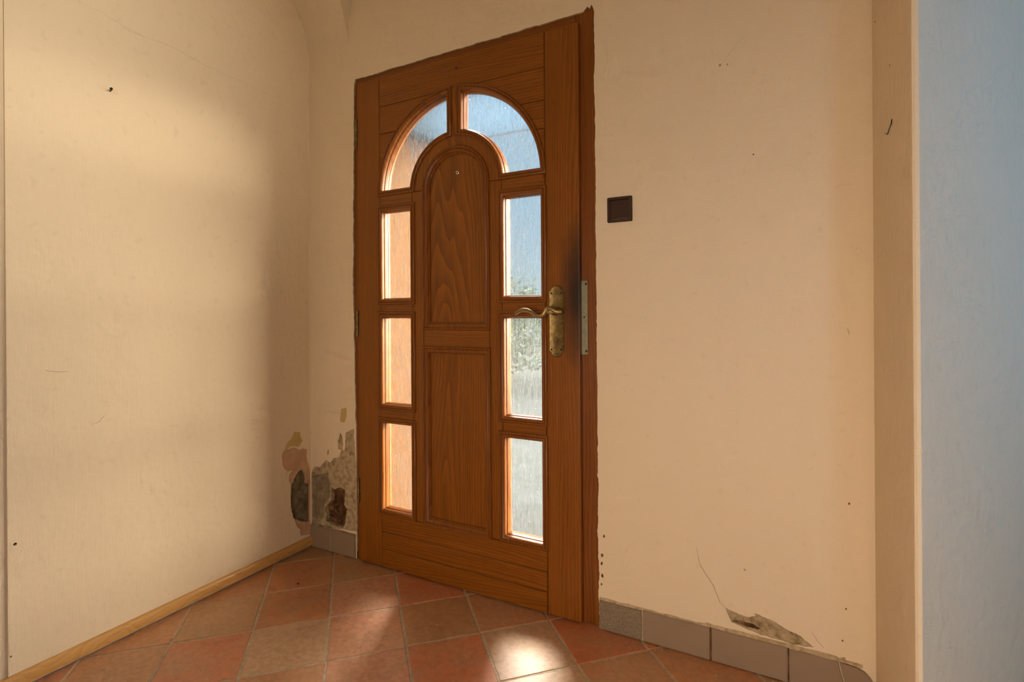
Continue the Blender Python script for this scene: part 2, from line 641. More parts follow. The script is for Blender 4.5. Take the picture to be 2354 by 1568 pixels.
def skin(outline, holes, extra=()):
    """triangulated sheet with holes -> 2-D verts, faces"""
    vs, es = [], []
    for loop in [outline] + list(holes):
        b = len(vs); n = len(loop)
        vs += [Vector(p) for p in loop]
        es += [(b + i, b + (i + 1) % n) for i in range(n)]
    vs += [Vector(p) for p in extra]
    r = delaunay_2d_cdt(vs, es, [], 0, 1e-6)
    V, Fc = r[0], r[2]
    keep = []
    for f in Fc:
        c = ((V[f[0]][0] + V[f[1]][0] + V[f[2]][0]) / 3, (V[f[0]][1] + V[f[1]][1] + V[f[2]][1]) / 3)
        if inside(c, outline) and not any(inside(c, h) for h in holes):
            keep.append(list(f))
    return [(v[0], v[1]) for v in V], keep


def wall_mesh(name, to3, outline, holes, edge_depth, mat, parent=None):
    """sheet at depth 0, its holes' edges run back by edge_depth[i]"""
    V, Fc = skin(outline, holes)
    vs = [to3(x, y, 0.0) for x, y in V]
    fs = list(Fc)
    for h, d in zip(holes, edge_depth):
        b = len(vs); n = len(h)
        vs += [to3(x, y, 0.0) for x, y in h] + [to3(x, y, d) for x, y in h]
        fs += [[b + i, b + (i + 1) % n, b + n + (i + 1) % n, b + n + i] for i in range(n)]
    return mesh_obj(name, vs, fs, mat, parent)


def patch_mesh(name, to3, outline, holes, depth, hole_depths, mat, parent, jitter=.0015, step=.012, seed=0):
    """floor of a hole at some depth, roughened, possibly with deeper holes in it"""
    rnd = random.Random(seed)
    xs = [p[0] for p in outline]; ys = [p[1] for p in outline]
    extra = []
    x = min(xs)
    inner = outline
    while x < max(xs):
        y = min(ys)
        while y < max(ys):
            p = (x + rnd.uniform(-.4, .4) * step, y + rnd.uniform(-.4, .4) * step)
            if inside(p, inner) and not any(inside(p, h) for h in holes):
                extra.append(p)
            y += step
        x += step
    V, Fc = skin(outline, holes, extra)
    edge = set((round(p[0], 5), round(p[1], 5)) for l in [outline] + list(holes) for p in l)
    vs = []
    for (a, b_) in V:
        j = 0 if (round(a, 5), round(b_, 5)) in edge else jitter * (noise.noise(Vector((a * 45, b_ * 45, seed))) * 1.5 + rnd.uniform(-.4, .4))
        vs.append(to3(a, b_, depth + j))
    fs = list(Fc)
    for h, d in zip(holes, hole_depths):
        b = len(vs); n = len(h)
        vs += [to3(a, c, depth) for a, c in h] + [to3(a, c, d) for a, c in h]
        fs += [[b + i, b + (i + 1) % n, b + n + (i + 1) % n, b + n + i] for i in range(n)]
    return mesh_obj(name, vs, fs, mat, parent)


def ribbon(name, pts, to3, width, mat, parent, lift=.0006):
    """a hairline crack: thin sliver lying on the wall"""
    vs, fs = [], []
    n = len(pts)
    for i, p in enumerate(pts):
        a = pts[max(i - 1, 0)]; b = pts[min(i + 1, n - 1)]
        L = math.hypot(b[0] - a[0], b[1] - a[1]) or 1
        nx, ny = -(b[1] - a[1]) / L, (b[0] - a[0]) / L
        w = width * (.35 + .65 * math.sin(math.pi * (i + .5) / n)) * .5
        vs += [to3(p[0] + nx * w, p[1] + ny * w, -lift), to3(p[0] - nx * w, p[1] - ny * w, -lift)]
    for i in range(n - 1):
        fs.append([2 * i, 2 * i + 1, 2 * i + 3, 2 * i + 2])
    return mesh_obj(name, vs, fs, mat, parent)


# ------------------------------------------------------------------ room measures
XL = 0.055              # left wall plane
XP = 2.18               # side of the pier
YP = -0.505             # front edge of the pier
YR = -2.75              # rear wall
XR = 3.60               # right wall of the next room
LF = -0.015             # front plane of the door leaf
FF = 0.008              # front plane of the door frame
Z0 = 2.185              # springing of the vault
XV = 0.300              # where the vault over the door wall springs
CROWN = 2.85


def vz(d):
    d = max(d, 0.0)
    e = min(d / .20, 1.0)
    return Z0 + .27 * math.sqrt(max(0.0, 1 - (1 - e) ** 2)) + .16 * math.sin(min(d / 1.5, 1.0) * math.pi / 2) * min(d / .3, 1)


# ------------------------------------------------------------------ floor
rnd = random.Random(3)
fl = mesh_obj('floor', *box(XL - .05, XR, YR, 0.06, -.06, -.0025), M['grout'])
tag(fl, 'terracotta tile floor laid diagonally with pale sandy joints', 'floor', 'structure')

TH = math.radians(44.6)
TP = 0.2400
TO = np.array([0.9075, -0.3745])
TU = np.array([math.cos(TH), math.sin(TH)]) * TP
TV = np.array([math.sin(TH), -math.cos(TH)]) * TP
TILE_COLS = {
    'red': (0.506, 0.159, 0.068), 'rust': (0.466, 0.186, 0.076), 'rose': (0.533, 0.250, 0.149),
    'brown': (0.392, 0.209, 0.095), 'sand': (0.493, 0.317, 0.189), 'clay': (0.472, 0.223, 0.108),
}
known = {(-3, -2): 'brown', (-2, -2): 'rust', (-1, -2): 'rose', (0, -2): 'red', (-3, -1): 'red', (-2, -1): 'sand', (-1, -1): 'rose', (0, -1): 'brown', (1, -1): 'clay', (-1, 0): 'rose', (0, 0): 'red', (1, 0): 'sand', (2, 0): 'red', (1, 1): 'sand', (2, 1): 'clay', (-3, -3): 'rust', (-2, -3): 'rust', (-1, -3): 'brown', (-4, -2): 'clay', (-4, -1): 'clay', (3, 1): 'rust', (-2, 0): 'clay'}


def clip_half(poly, nx, ny, c):
    """keep nx*x + ny*y <= c"""
    out = []
    for i in range(len(poly)):
        a, b = poly[i], poly[(i + 1) % len(poly)]
        da, db = nx * a[0] + ny * a[1] - c, nx * b[0] + ny * b[1] - c
        if da <= 0: out.append(a)
        if da * db < 0:
            t = da / (da - db)
            out.append((a[0] + (b[0] - a[0]) * t, a[1] + (b[1] - a[1]) * t))
    return out


GR = .0042
for i in range(-16, 14):
    for j in range(-10, 18):
        c0 = TO + TU * i + TV * j
        cen = c0 + (TU + TV) / 2
        if not (XL - .2 < cen[0] < XP + .45 and -2.5 < cen[1] < .2):
            continue
        eu, ev = TU / TP, TV / TP
        cs = [c0 + eu * GR + ev * GR, c0 + TU - eu * GR + ev * GR, c0 + TU + TV - eu * GR - ev * GR, c0 + TV + eu * GR - ev * GR]
        poly = []
        for k in range(4):
            a, b = cs[k], cs[(k + 1) % 4]
            d = (b - a); L = np.linalg.norm(d); nn = np.array([d[1], -d[0]]) / L
            for t in np.linspace(0, 1, 9)[:-1]:
                q = a + d * t
                w = noise.noise(Vector((q[0] * 22, q[1] * 22, k * 5.0))) * .0028
                if t == 0: w = -.003
                q = q + nn * w
                poly.append((q[0], q[1]))
        poly = clip_half(poly, -1, 0, -(XL + .004))
        poly = clip_half(poly, 0, 1, .030)
        if len(poly) < 3:
            continue
        keep_r = clip_half(poly, 1, 0, XP - .002) if cen[1] > YP - .17 else poly
        poly = keep_r
        if len(poly) < 3 or abs(area2(poly)) < 2e-4:
            continue
        dz = rnd.uniform(-.0006, 0)
        o = mesh_obj('tile', *prism_z(poly, -.010, dz), M['tile'], fl, bevel=.0016, segs=1)
        key = known.get((i, j)) or rnd.choice(list(TILE_COLS))
        cc = TILE_COLS[key]; f = rnd.uniform(1.06, 1.24)
        o.color = (cc[0] * f, cc[1] * f, cc[2] * f, 1)

# ------------------------------------------------------------------ left wall
def to_left(y, z, d):          # d goes into the wall
    return (XL - d, y, z)


def pxL(pts, org, sc):
    out = []
    for a, b in pts:
        p = on_x(org[0] + a / sc, org[1] + b / sc, XL)
        out.append((p[1], p[2]))
    return out


def pxB(pts, org, sc):
    out = []
    for a, b in pts:
        p = on_y(org[0] + a / sc, org[1] + b / sc, 0.0)
        out.append((p[0], p[2]))
    return out


ORG, SC = (560, 920), 3.732
yel = pxL([(435, 270), (485, 275), (490, 315), (508, 350), (470, 405), (440, 392), (400, 400), (370, 425), (350, 420), (375, 370), (410, 330)], ORG, SC)
pink = pxL([(345, 432), (400, 416), (440, 404), (475, 428), (510, 412), (545, 422), (550, 520), (578, 600), (580, 1150), (490, 1160), (490, 1110),
            (455, 1075), (440, 1036), (425, 1010), (404, 930), (400, 800), (405, 720), (388, 690), (392, 640), (420, 604), (370, 604), (340, 570), (325, 480)], ORG, SC)
cem = pxL([(510, 592), (535, 640), (540, 712), (580, 720), (582, 1040), (510, 1044), (440, 1020), (415, 920), (412, 850), (415, 740), (450, 655), (475, 612)], ORG, SC)
yel = rough(yel, .006, .0022, 1)
pink = clampbox(rough(pink, .006, .0026, 2), -2, -.0012, .05, 3)
cem = clampbox(rough(cem, .006, .0022, 3), -2, -.003, .06, 3)
gap = pxL([(835, 255), (880, 215), (940, 190), (1005, 166), (1015, 175), (985, 196), (880, 248)], (350, 1240), 3.923)
gap = rough([(y, max(z, .052)) for y, z in gap], .008, .0012, 5)
nail_p = on_x(253, 210, XL)
holes_small = []
for (u, v, r) in ((35, 1251, .0045), (25, 1510, .003), (627, 1157, .002)):
    p = on_x(u, v, XL)
    holes_small.append(rough([(p[1] + r * math.cos(a), p[2] + r * math.sin(a)) for a in [k * math.pi / 4 for k in range(8)]], .004, .0005, int(u)))
Y_JOG = -1.048
wl = wall_mesh('wall_left', to_left, [(0.03, 0), (0.03, CROWN), (Y_JOG, CROWN), (Y_JOG, 0)], [yel, pink, gap] + holes_small,
               [.0025, .0035, .012] + [.006] * 3, M['plaster'])
tag(wl, 'cream plastered wall on the hinge side, peeling low in the corner', 'wall', 'structure')
patch_mesh('peeled_patch', to_left, yel, [], .0022, [], M['yellow'], wl, .0006, .012, 1)['label'] = 'yellow undercoat showing where paint flaked'
patch_mesh('peeled_patch', to_left, pink, [cem], .0034, [.013], M['pinkcoat'], wl, .0012, .012, 2)['label'] = 'pinkish undercoat showing where paint flaked'
patch_mesh('peeled_patch', to_left, cem, [], .013, [], M['cement'], wl, .003, .010, 3)['label'] = 'grey cement in a deep plaster hole'
patch_mesh('gap', to_left, gap, [], .011, [], M['rubble'], wl, .002, .01, 4)
for h in holes_small:
    patch_mesh('nail_hole', to_left, h, [], .006, [], M['rubble'], wl, 0, .01, 5)
# hairline cracks and scratches
def crack_path(pts, step, amp, seed):
    return rough(pts, step, amp, seed, closed=False)
def lp(*px):
    return [tuple(on_x(u, v, XL)[1:]) for u, v in px]
ribbon('crack', crack_path(lp((170, 0), (230, 25), (300, 72), (400, 110), (470, 150), (560, 190), (632, 225)), .02, .003, 11), to_left, .0007, M['mortar'], wl)
for k, seg_ in enumerate((((214, 975), (228, 970), (240, 955)), ((105, 852), (130, 855), (158, 854)), ((655, 1098), (660, 1085), (672, 1080)))):
    ribbon('scratch', crack_path(lp(*seg_), .01, .001, 20 + k), to_left, .0010, M['crack'], wl)
# plaster bead down the corner, running on along the vault
pts = [(XL + .001, -.001, z) for z in np.linspace(.50, Z0, 40)]
pts = [(p[0] + .0012 * noise.noise(Vector((0, 0, p[2] * 9))), p[1], p[2]) for p in pts]
for k in range(1, 13):
    d = .20 * (1 - math.cos(k / 12 * 1.25))
    pts.append((XL + .001, -d, vz(d)))
mesh_obj('corner_bead', *tube(pts, .0032, 8), M['plaster'], wl, smooth=60)
# the wall beyond the faint vertical seam sits a little further back
mesh_obj('wall_panel', *box(XL - .06, XL - .006, YR, Y_JOG, 0, CROWN), M['plaster'], wl)
mesh_obj('seam_return', *box(XL - .06, XL - .0005, Y_JOG - .0005, Y_JOG + .0005, 0, CROWN), M['plaster'], wl)
mesh_obj('masonry', *box(XL - .12, XL - .03, Y_JOG, .03, 0, CROWN), M['cement'], wl)

# wooden skirting strip
prof = [(0, 0.010), (.0135, .010), (.0145, .020), (.0145, .036), (.011, .043), (.006, .046), (0, .046)]
vs, fs = [], []
ys = np.linspace(-2.6, -.006, 60)
for y in ys:
    wob = .0008 * noise.noise(Vector((y * 2.0, 1, 0)))
    for a, b in prof:
        vs.append((XL + .0012 + a + wob, y, b))
k = len(prof)
for i in range(len(ys) - 1):
    for j in range(k):
        fs.append([i * k + j, i * k + (j + 1) % k, (i + 1) * k + (j + 1) % k, (i + 1) * k + j])
fs += [list(range(k)), [(len(ys) - 1) * k + j for j in range(k)]]
bl = mesh_obj('baseboard_left', vs, fs, M['wood_pale'], smooth=50)
tag(bl, 'slim pale wooden skirting strip along the foot of the peeling wall', 'baseboard', 'structure')

# nail in the wall
nr = empty('wall_nail', (XL, nail_p[1], nail_p[2]))
tag(nr, 'small bent dark nail sticking out of the bare cream wall', 'nail')
mesh_obj('shank', *tube([(-.004, 0, 0), (.008, -.001, .0), (.016, -.004, .003)], .0018, 8), M['dark'], nr, smooth=50)
mesh_obj('nail_head', *tube([(.015, -.0037, .0028), (.018, -.0046, .0036)], .0042, 10), M['dark'], nr, smooth=50)

# ------------------------------------------------------------------ back wall
def to_back(x, z, d):
    return (x, d, z)


FX0, FX1, FZ1 = 0.333, 1.413, 2.058          # plastered opening round the door frame
rz = random.Random(5)
def wobble_line(a, b, step, amp, seed):
    out = []
    L = math.hypot(b[0] - a[0], b[1] - a[1]); n = int(L / step)
    nx, ny = (b[1] - a[1]) / L, -(b[0] - a[0]) / L
    for i in range(n):
        t = i / n
        x, y = a[0] + (b[0] - a[0]) * t, a[1] + (b[1] - a[1]) * t
        s = amp * (noise.noise(Vector((x * 14, y * 14, seed))) + .7 * noise.noise(Vector((x * 70, y * 70, seed + 4))))
        out.append((x + nx * s, y + ny * s))
    return out
opening_top = [(FX0, .03), (FX0, .30), (FX0, .58)] + wobble_line((FX0 - .002, .60), (FX0 - .012, 1.2), .012, .003, 1) \
    + wobble_line((FX0 - .012, 1.2), (FX0, FZ1 - .012), .012, .003, 2) \
    + wobble_line((FX0 + .008, FZ1 - .004), (1.385, FZ1 + .006), .012, .0040, 3) \
    + [(1.388, FZ1 + .020), (1.395, FZ1 + .010), (1.402, FZ1 + .022), (1.408, FZ1 + .008)] \
    + wobble_line((FX1 - .003, FZ1 - .004), (FX1 + .001, .6), .012, .0028, 4) + wobble_line((FX1 + .001, .6), (FX1 + .002, .03), .007, .0050, 5)
# outline runs round the door opening, down to the floor on both sides
outline = [(XL - .03, .0)] + [(FX0, .0)] + opening_top + [(FX1 + .002, .0), (XP + .03, 0.0), (XP + .03, CROWN), (XL - .03, CROWN)]

beige = pxB([(575, 640), (585, 600), (615, 565), (650, 578), (705, 512), (745, 538), (770, 497), (815, 492), (838, 432), (810, 420), (805, 350), (830, 277), (850, 330),
             (852, 430), (868, 430), (877, 275), (945, 245), (965, 600), (970, 900), (975, 1130), (870, 1110), (750, 1100), (575, 1065)], ORG, SC)
greyp = pxB([(580, 650), (660, 635), (722, 625), (732, 700), (738, 830), (688, 890), (690, 1000), (640, 1050), (580, 1040)], ORG, SC)
brown = pxB([(752, 738), (772, 767), (830, 752), (865, 772), (858, 900), (880, 940), (866, 1060), (850, 1098), (752, 1070), (700, 1040), (707, 990), (692, 920), (744, 868)], ORG, SC)
yel2 = pxB([(838, 75), (870, 60), (885, 80), (884, 140), (866, 190), (825, 180), (832, 120)], ORG, SC)
small = pxB([(715, 430), (735, 425), (732, 460), (716, 472)], ORG, SC)
beige = clampbox(rough(beige, .006, .0022, 31), XL + .0015, FX0 - .0015, .097, 3)
greyp = clampbox(rough(greyp, .006, .0018, 32), XL + .003, .326, .100, 3)
brown = clampbox(rough(brown, .006, .0018, 33), XL + .012, .322, .104, 3)
yel2 = rough(yel2, .006, .0015, 34)
small = rough(small, .005, .001, 35)
chip = pxB([(905, 60), (935, 140), (950, 170), (1080, 232), (1150, 257), (1290, 297), (1420, 347), (1585, 366), (1535, 322), (1500, 292), (1420, 247),
            (1330, 197), (1250, 150), (1180, 127), (1125, 98), (1135, 122), (1085, 130), (1000, 108)], (1400, 1380), 3.363)
chip = rough([(x, max(z, .104)) for x, z in chip], .006, .0022, 36)
deep = pxB([(960, 165), (1010, 160), (1060, 180), (1110, 190), (1170, 225), (1150, 240), (1060, 215), (990, 185)], (1400, 1380), 3.363)
deep = rough(deep, .005, .0012, 38)
edge_chips = []
for (u, v, r) in ((1385, 1232, .0035), (1380, 1276, .0045), (1380, 1295, .004), (1381, 1323, .0055), (1379, 1342, .003)):
    p = on_y(u, v, 0); 
    edge_chips.append(rough([(p[0] + .005 + r * math.cos(a), p[2] + 1.5 * r * math.sin(a)) for a in [k * math.pi / 4 for k in range(8)]], .002, .0030, int(v)))
bh = [beige, yel2, small, chip] + edge_chips
wb = wall_mesh('wall_back', to_back, outline, bh, [.0035, .0015, .002, .006] + [.004] * len(edge_chips), M['plaster'])
tag(wb, 'cream plastered wall with the wooden entrance door in it', 'wall', 'structure')
# the plaster edge round the opening has thickness
n = len(opening_top)
vs = [to_back(x, z, 0) for x, z in opening_top] + [to_back(x, z, .03) for x, z in opening_top]
mesh_obj('plaster_edge', vs, [[i, i + 1, n + i + 1, n + i] for i in range(n - 1)], M['mortar'], wb)
patch_mesh('peeled_patch', to_back, beige, [greyp, brown], .0035, [.008, .022], M['bare'], wb, .0014, .011, 6)['label'] = 'pale bare render where paint flaked off'
patch_mesh('peeled_patch', to_back, greyp, [], .008, [], M['softcement'], wb, .002, .010, 7)['label'] = 'grey cement under the render'
patch_mesh('peeled_patch', to_back, brown, [], .022, [], M['rubble'], wb, .007, .008, 8)['label'] = 'deep brown hole with crumbling masonry'
patch_mesh('peeled_patch', to_back, yel2, [], .0014, [], M['yellow'], wb, .0004, .012, 9)['label'] = 'small yellow undercoat spot'
patch_mesh('peeled_patch', to_back, small, [], .002, [], M['bare'], wb, .0004, .012, 10)
patch_mesh('chipped_patch', to_back, chip, [deep], .006, [.011], M['chipped'], wb, .0028, .007, 11)['label'] = 'crumbled plaster above the skirting tiles'
patch_mesh('chipped_patch', to_back, deep, [], .011, [], M['rubble'], wb, .003, .007, 12)
for h in edge_chips:
    patch_mesh('chipped_patch', to_back, h, [], .004, [], M['rubble'], wb, 0, .01, 13)
# lumps of masonry in the brown hole
def blob(c, r, seed, sub=2):
    bm = bmesh.new()
    bmesh.ops.create_icosphere(bm, subdivisions=sub, radius=1.0)
    vs = []
    for v in bm.verts:
        k = 1 + .35 * noise.noise(v.co * 1.6 + Vector((seed, seed * 2, 0)))
        vs.append((c[0] + v.co.x * r[0] * k, c[1] + v.co.y * r[1] * k, c[2] + v.co.z * r[2] * k))
    fs = [[q.index for q in f.verts] for f in bm.faces]
    bm.free()
    return vs, fs
for (a, b, r) in ((785, 905, .010), (822, 985, .011), (800, 1050, .010), (730, 1020, .014), (845, 900, .009), (790, 820, .008)):
    p = pxB([(a, b)], ORG, SC)[0]
    mesh_obj('rubble_lump', *blob((p[0], .019, p[1]), (r, .008, r * .8), a), M['rubble'] if a != 820 else M['softcement'], wb, smooth=60)
bp = lambda *px: [(on_y(u, v)[0], on_y(u, v)[2]) for u, v in px]
ribbon('crack', crack_path(bp((1600, 1255), (1610, 1300), (1640, 1345), (1655, 1385), (1670, 1400)), .01, .0012, 41), to_back, .0011, M['crack'], wb)
ribbon('crack', crack_path(bp((1865, 1452), (1880, 1475), (1895, 1490)), .01, .001, 42), to_back, .0009, M['crack'], wb)
ribbon('crack', crack_path(bp((1650, 160), (1690, 105), (1725, 70)), .012, .001, 43), to_back, .0006, M['mortar'], wb)
ribbon('scratch', crack_path(bp((1948, 755), (1953, 770)), .006, .0005, 44), to_back, .001, M['crack'], wb)
# little plaster blisters and pock marks
for (u, v, r, m_) in ((1655, 150, .003, 'mortar'), (1672, 148, .0022, 'mortar'), (1732, 355, .0022, 'crack'), (1712, 1310, .003, 'mortar'), (1945, 1400, .0022, 'crack'), (1952, 1158, .0026, 'crack'), (1937, 1473, .0022, 'crack'), (1468, 1150, .006, 'plaster'), (1480, 735, .010, 'plaster'), (1975, 575, .008, 'plaster')):
    p = on_y(u, v)
    mesh_obj('blemish', *blob((p[0], 0.0, p[2]), (r, .0012, r * 1.2), u * .1), M[m_], wb, smooth=60)
# masonry behind the plaster, with the outer reveal
mesh_obj('masonry', *box(XL - .3, .322, .03, .68, 0, CROWN), [M['orange']], wb)
mesh_obj('masonry', *box(1.425, XR, .03, .16, 0, CROWN), [M['orange']], wb)
mesh_obj('masonry', *box(.322, 1.425, .03, .16, 2.075, CROWN), [M['orange']], wb)

# ------------------------------------------------------------------ grey skirting tiles
bb = empty('baseboard_back', (1.2, 0, 0))
tag(bb, 'row of grey skirting tiles along the foot of the door wall', 'baseboard', 'structure')
def sk(x0, x1, mat, z1=.0965, poly=None, th=.008):
    z0 = .002
    poly = poly or [(x0, z0), (x1, z0), (x1, z1), (x0, z1)]
    poly = rough(poly, .03, .0006, int(x0 * 1000))
    poly = [(x - 1.2, z) for x, z in poly]
    return mesh_obj('skirting_tile', *prism_y(poly, -th, .0), mat, bb, bevel=.0015, segs=1)
sk(XL + .002, .178, M['skirt']); sk(.182, .327, M['skirt'], .0975)
sk(1.418, 1.559, M['speckle'], .0955)['label'] = 'speckled brown skirting tile beside the door'
sk(1.563, 1.764, M['skirt'], .0985); sk(1.769, 1.971, M['skirt'], .0985)
x0, x1 = 1.977, XP - .004
crk = [(2.095, .097), (2.1, .070), (2.108, .040), (2.115, .002)]
sk(x0, 0, M['skirt'], poly=[(x0, .002), (2.1135, .002)] + [(x - .001, z) for x, z in crk[::-1][1:]] + [(x0, .097)])
sk(2.1, 0, M['skirt'], poly=[(2.1165, .002), (x1, .002), (x1, .055), (2.168, .072), (2.155, .086), (2.135, .093), (2.097, .0965), (2.102, .070), (2.110, .040)])
for xa, xb in ((XL + .004, .33), (1.418, XP - .03)):
    vs, fs = [], []
    xs = np.linspace(xa, xb, int((xb - xa) / .012))
    for x in xs:
        t = .006 + .004 * noise.noise(Vector((x * 30, 2, 0))) + (.006 if 1.75 < x < 2.1 else 0)
        d = .0045 + .003 * noise.noise(Vector((x * 24, 7, 0)))
        vs += [(x - 1.2, .001, .096), (x - 1.2, -d, .096), (x - 1.2, -d * .6, .098 + t * .5), (x - 1.2, .001, .098 + t)]
    for i in range(len(xs) - 1):
        fs += [[i * 4 + j, i * 4 + j + 1, i * 4 + j + 5, i * 4 + j + 4] for j in range(3)]
    mesh_obj('grout_line', vs, fs, M['softcement'] if xa < 1 else M['mortar'], bb, smooth=60)
for xj in (.180, 1.561, 1.7665, 1.974):
    mesh_obj('grout_line', *box(xj - 1.2 - .0020, xj - 1.2 + .0020, -.0055, .0, .0, .099), M['grout'] if xj < 1 else M['rubble'] if xj > 1.7 else M['mortar'], bb)
# crumbling dirt in the inner corner
for k in range(26):
    x = XP - .004 - abs(rz.gauss(0, .030)); z = .10 - max(0, (x - (XP - .05)) * 1.1) + rz.uniform(-.004, .008)
    mesh_obj('crumb', *blob((x - 1.2, -.003, z), (.004, .003, .003), k, 1), M['mortar'] if k % 3 else M['chipped'], bb)

# ------------------------------------------------------------------ pier, next room, rear and right walls
pier_poly = [(XP, .03), (XP, YP + .012), (XP + .002, YP + .004), (XP + .006, YP + .0005), (XP + .012, YP + .001), (XP + .0175, YP + .009), (XP + .328, .03)]
pz = [0, .4, .8, 1.2, 1.6, 2.0, 2.4, CROWN]
vs, fs = [], []
npp = len(pier_poly)
for z in pz:
    vs += [(x, y, z) for x, y in pier_poly]
for i in range(len(pz) - 1):
    fs += [[i * npp + j, i * npp + (j + 1) % npp, (i + 1) * npp + (j + 1) % npp, (i + 1) * npp + j] for j in range(npp)]
wp = mesh_obj('wall_pier', vs, fs, M['plaster'], smooth=30)
tag(wp, 'plastered pier with a soft vertical edge catching cool daylight', 'wall', 'structure')
to_pier = lambda y, z, d: (XP + d, y, z)
pp = lambda *px: [(on_x(u, v, XP)[1], on_x(u, v, XP)[2]) for u, v in px]
for (u, v, r) in ((2046, 150, .002), (2100, 590, .003), (2012, 50, .002)):
    p = on_x(u, v, XP)
    if p[1] > YP:
        mesh_obj('blemish', *blob((XP, p[1], p[2]), (.001, r, r * 1.6), u), M['crack'], wp)
# thread of cobweb
p0 = [on_x(u, v, XP - .004) for u, v in ((2050, 274), (2049, 284), (2044, 297), (2040, 309), (2033, 306))]
th = mesh_obj('thread', *tube([tuple(p) for p in p0], [.0011, .0013, .0010, .0010, .0006], 6), M['dark'])
tag(th, 'short dark thread clinging to the pale pier side', 'thread')

wr = mesh_obj('wall_rear', *join(box(XL - .06, 1.25, YR - .1, YR, 0, CROWN), box(2.35, 2.45, YR - .1, YR, 0, CROWN), box(2.80, XR, YR - .1, YR, 0, CROWN),
                                 box(2.45, 2.80, YR - .1, YR, 0, .45), box(2.45, 2.80, YR - .1, YR, 2.05, CROWN),
                                 box(1.25, 2.35, YR - .1, YR, 0, .15), box(1.25, 2.35, YR - .1, YR, 1.30, CROWN)), M['plaster'])
tag(wr, 'cream plastered wall behind the viewer with added windows', 'wall', 'structure')
wri = mesh_obj('wall_right', *join(box(XR, XR + .1, YR, -1.62, 0, CROWN), box(XR, XR + .1, -.98, -.80, 0, CROWN),
                                   box(XR, XR + .1, -1.62, -.98, 0, 1.68), box(XR, XR + .1, -1.62, -.98, 2.32, CROWN), box(XR, XR + .1, -.12, .1, 0, CROWN),
                                   box(XR, XR + .1, -.80, -.12, 0, .55), box(XR, XR + .1, -.80, -.12, 2.25, CROWN)), M['pier'])
tag(wri, 'plastered outer wall of the adjoining space with added windows', 'wall', 'structure')
def window(name, axis, a0, a1, z0, z1, at, label):  # these windows are made up to go with the added fill lamps
    r = empty(name, ((a0 + a1) / 2, at, z0) if axis == 'x' else (at, (a0 + a1) / 2, z0))
    tag(r, label, 'window', 'structure')
    ox, oy, oz = r.location
    def bb_(p0, p1, q0, q1):
        if axis == 'x':
            return box(p0 - ox, p1 - ox, at - .03 - oy, at + .01 - oy, q0 - oz, q1 - oz)
        return box(at - .01 - ox, at + .03 - ox, p0 - oy, p1 - oy, q0 - oz, q1 - oz)
    w = .05
    for q in ((a0, a0 + w, z0, z1), (a1 - w, a1, z0, z1), (a0 + w, a1 - w, z0, z0 + w), (a0 + w, a1 - w, z1 - w, z1)):
        mesh_obj('window_frame', *bb_(*q), M['white'], r, bevel=.003)
    gx = .012
    if axis == 'x':
        v = box(a0 + w - ox, a1 - w - ox, at - gx - oy, at - gx + .004 - oy, w, z1 - z0 - w)
    else:
        v = box(at + gx - ox, at + gx + .004 - ox, a0 + w - oy, a1 - w - oy, w, z1 - z0 - w)
    mesh_obj('window_pane', *v, M['clear'], r)
window('added_window_1', 'x', 1.25, 2.35, .15, 1.30, YR - .05, 'made-up white framed window behind the viewer')
window('added_window_3', 'x', 2.45, 2.80, .45, 2.05, YR - .05, 'made-up tall narrow white framed window behind the viewer')
window('added_window_4', 'y', -1.62, -.98, 1.68, 2.32, XR + .05, 'made-up small high white framed window of the adjoining space')
window('added_window_2', 'y', -.80, -.12, .55, 2.25, XR + .05, 'made-up narrow white framed window of the adjoining space')

# ------------------------------------------------------------------ vaulted ceiling
dl = [.20 * (1 - math.cos(k / 16 * math.pi / 2)) for k in range(17)] + [.24, .30, .40, .55, .75, 1.0, 1.3, 1.7, 2.2, 2.8, 3.40]
KB = .22                                  # the vault over the door wall rises more steeply
xs = [XL - .02, XL, .12, .18, .24] + [XV + KB * d for d in dl + [4.2, 5.5, 7.5, 10.0, 15.2]]
ys = [-d for d in dl]
nx, ny = len(xs), len(ys)
vs, fs = [], []
for x in xs:
    for y in ys:
        h = vz(-y)
        if x >= XV:
            h = max(h, vz((x - XV) / KB))
        vs.append((x, y, h))
for i in range(nx - 1):
    for j in range(ny - 1):
        a, b, c, d = i * ny + j, (i + 1) * ny + j, (i + 1) * ny + j + 1, i * ny + j + 1
        fs += [[a, b, c], [a, c, d]]
me = bpy.data.meshes.new('ceiling')
me.from_pydata(vs, [], fs)
me.materials.append(M['plaster'])
me.polygons.foreach_set('use_smooth', [True] * len(me.polygons))
me.set_sharp_from_angle(angle=math.radians(40))
ce = link(bpy.data.objects.new('ceiling', me))
tag(ce, 'cream plastered groin vault springing from the corner', 'ceiling', 'structure')
mesh_obj('roof_slab', *box(XL - .3, XR + .1, YR - .1, .10, CROWN, CROWN + .1), M['cement'], ce)

# ------------------------------------------------------------------ door frame
tr = empty('trim_1', (.87, 0, 0))
tag(tr, 'reddish brown wooden door frame let into the plaster', 'door frame', 'structure')
def fr(name, x0, x1, z0, z1, mat, y0=FF, y1=.085):
    return mesh_obj(name, *box(x0 - .87, x1 - .87, y0, y1, z0, z1), mat, tr, bevel=.002)
fr('jamb', .300, .384, 0, 2.12, M['wood_frame'])
fr('jamb', 1.3425, 1.450, 0, 2.12, M['wood_frame'])
fr('head', .384, 1.3425, 2.012, 2.12, mat_wood('oak_frame_level', 'x', (.105, .0275, .002), (.30, .088, .006)))
fr('stop', .384, .400, 0, 2.012, M['wood_frame'], .050)
fr('stop', 1.3265, 1.3425, 0, 2.012, M['wood_frame'], .050)
fr('threshold', .384, 1.3425, -.003, .004, M['skirt'], .012)
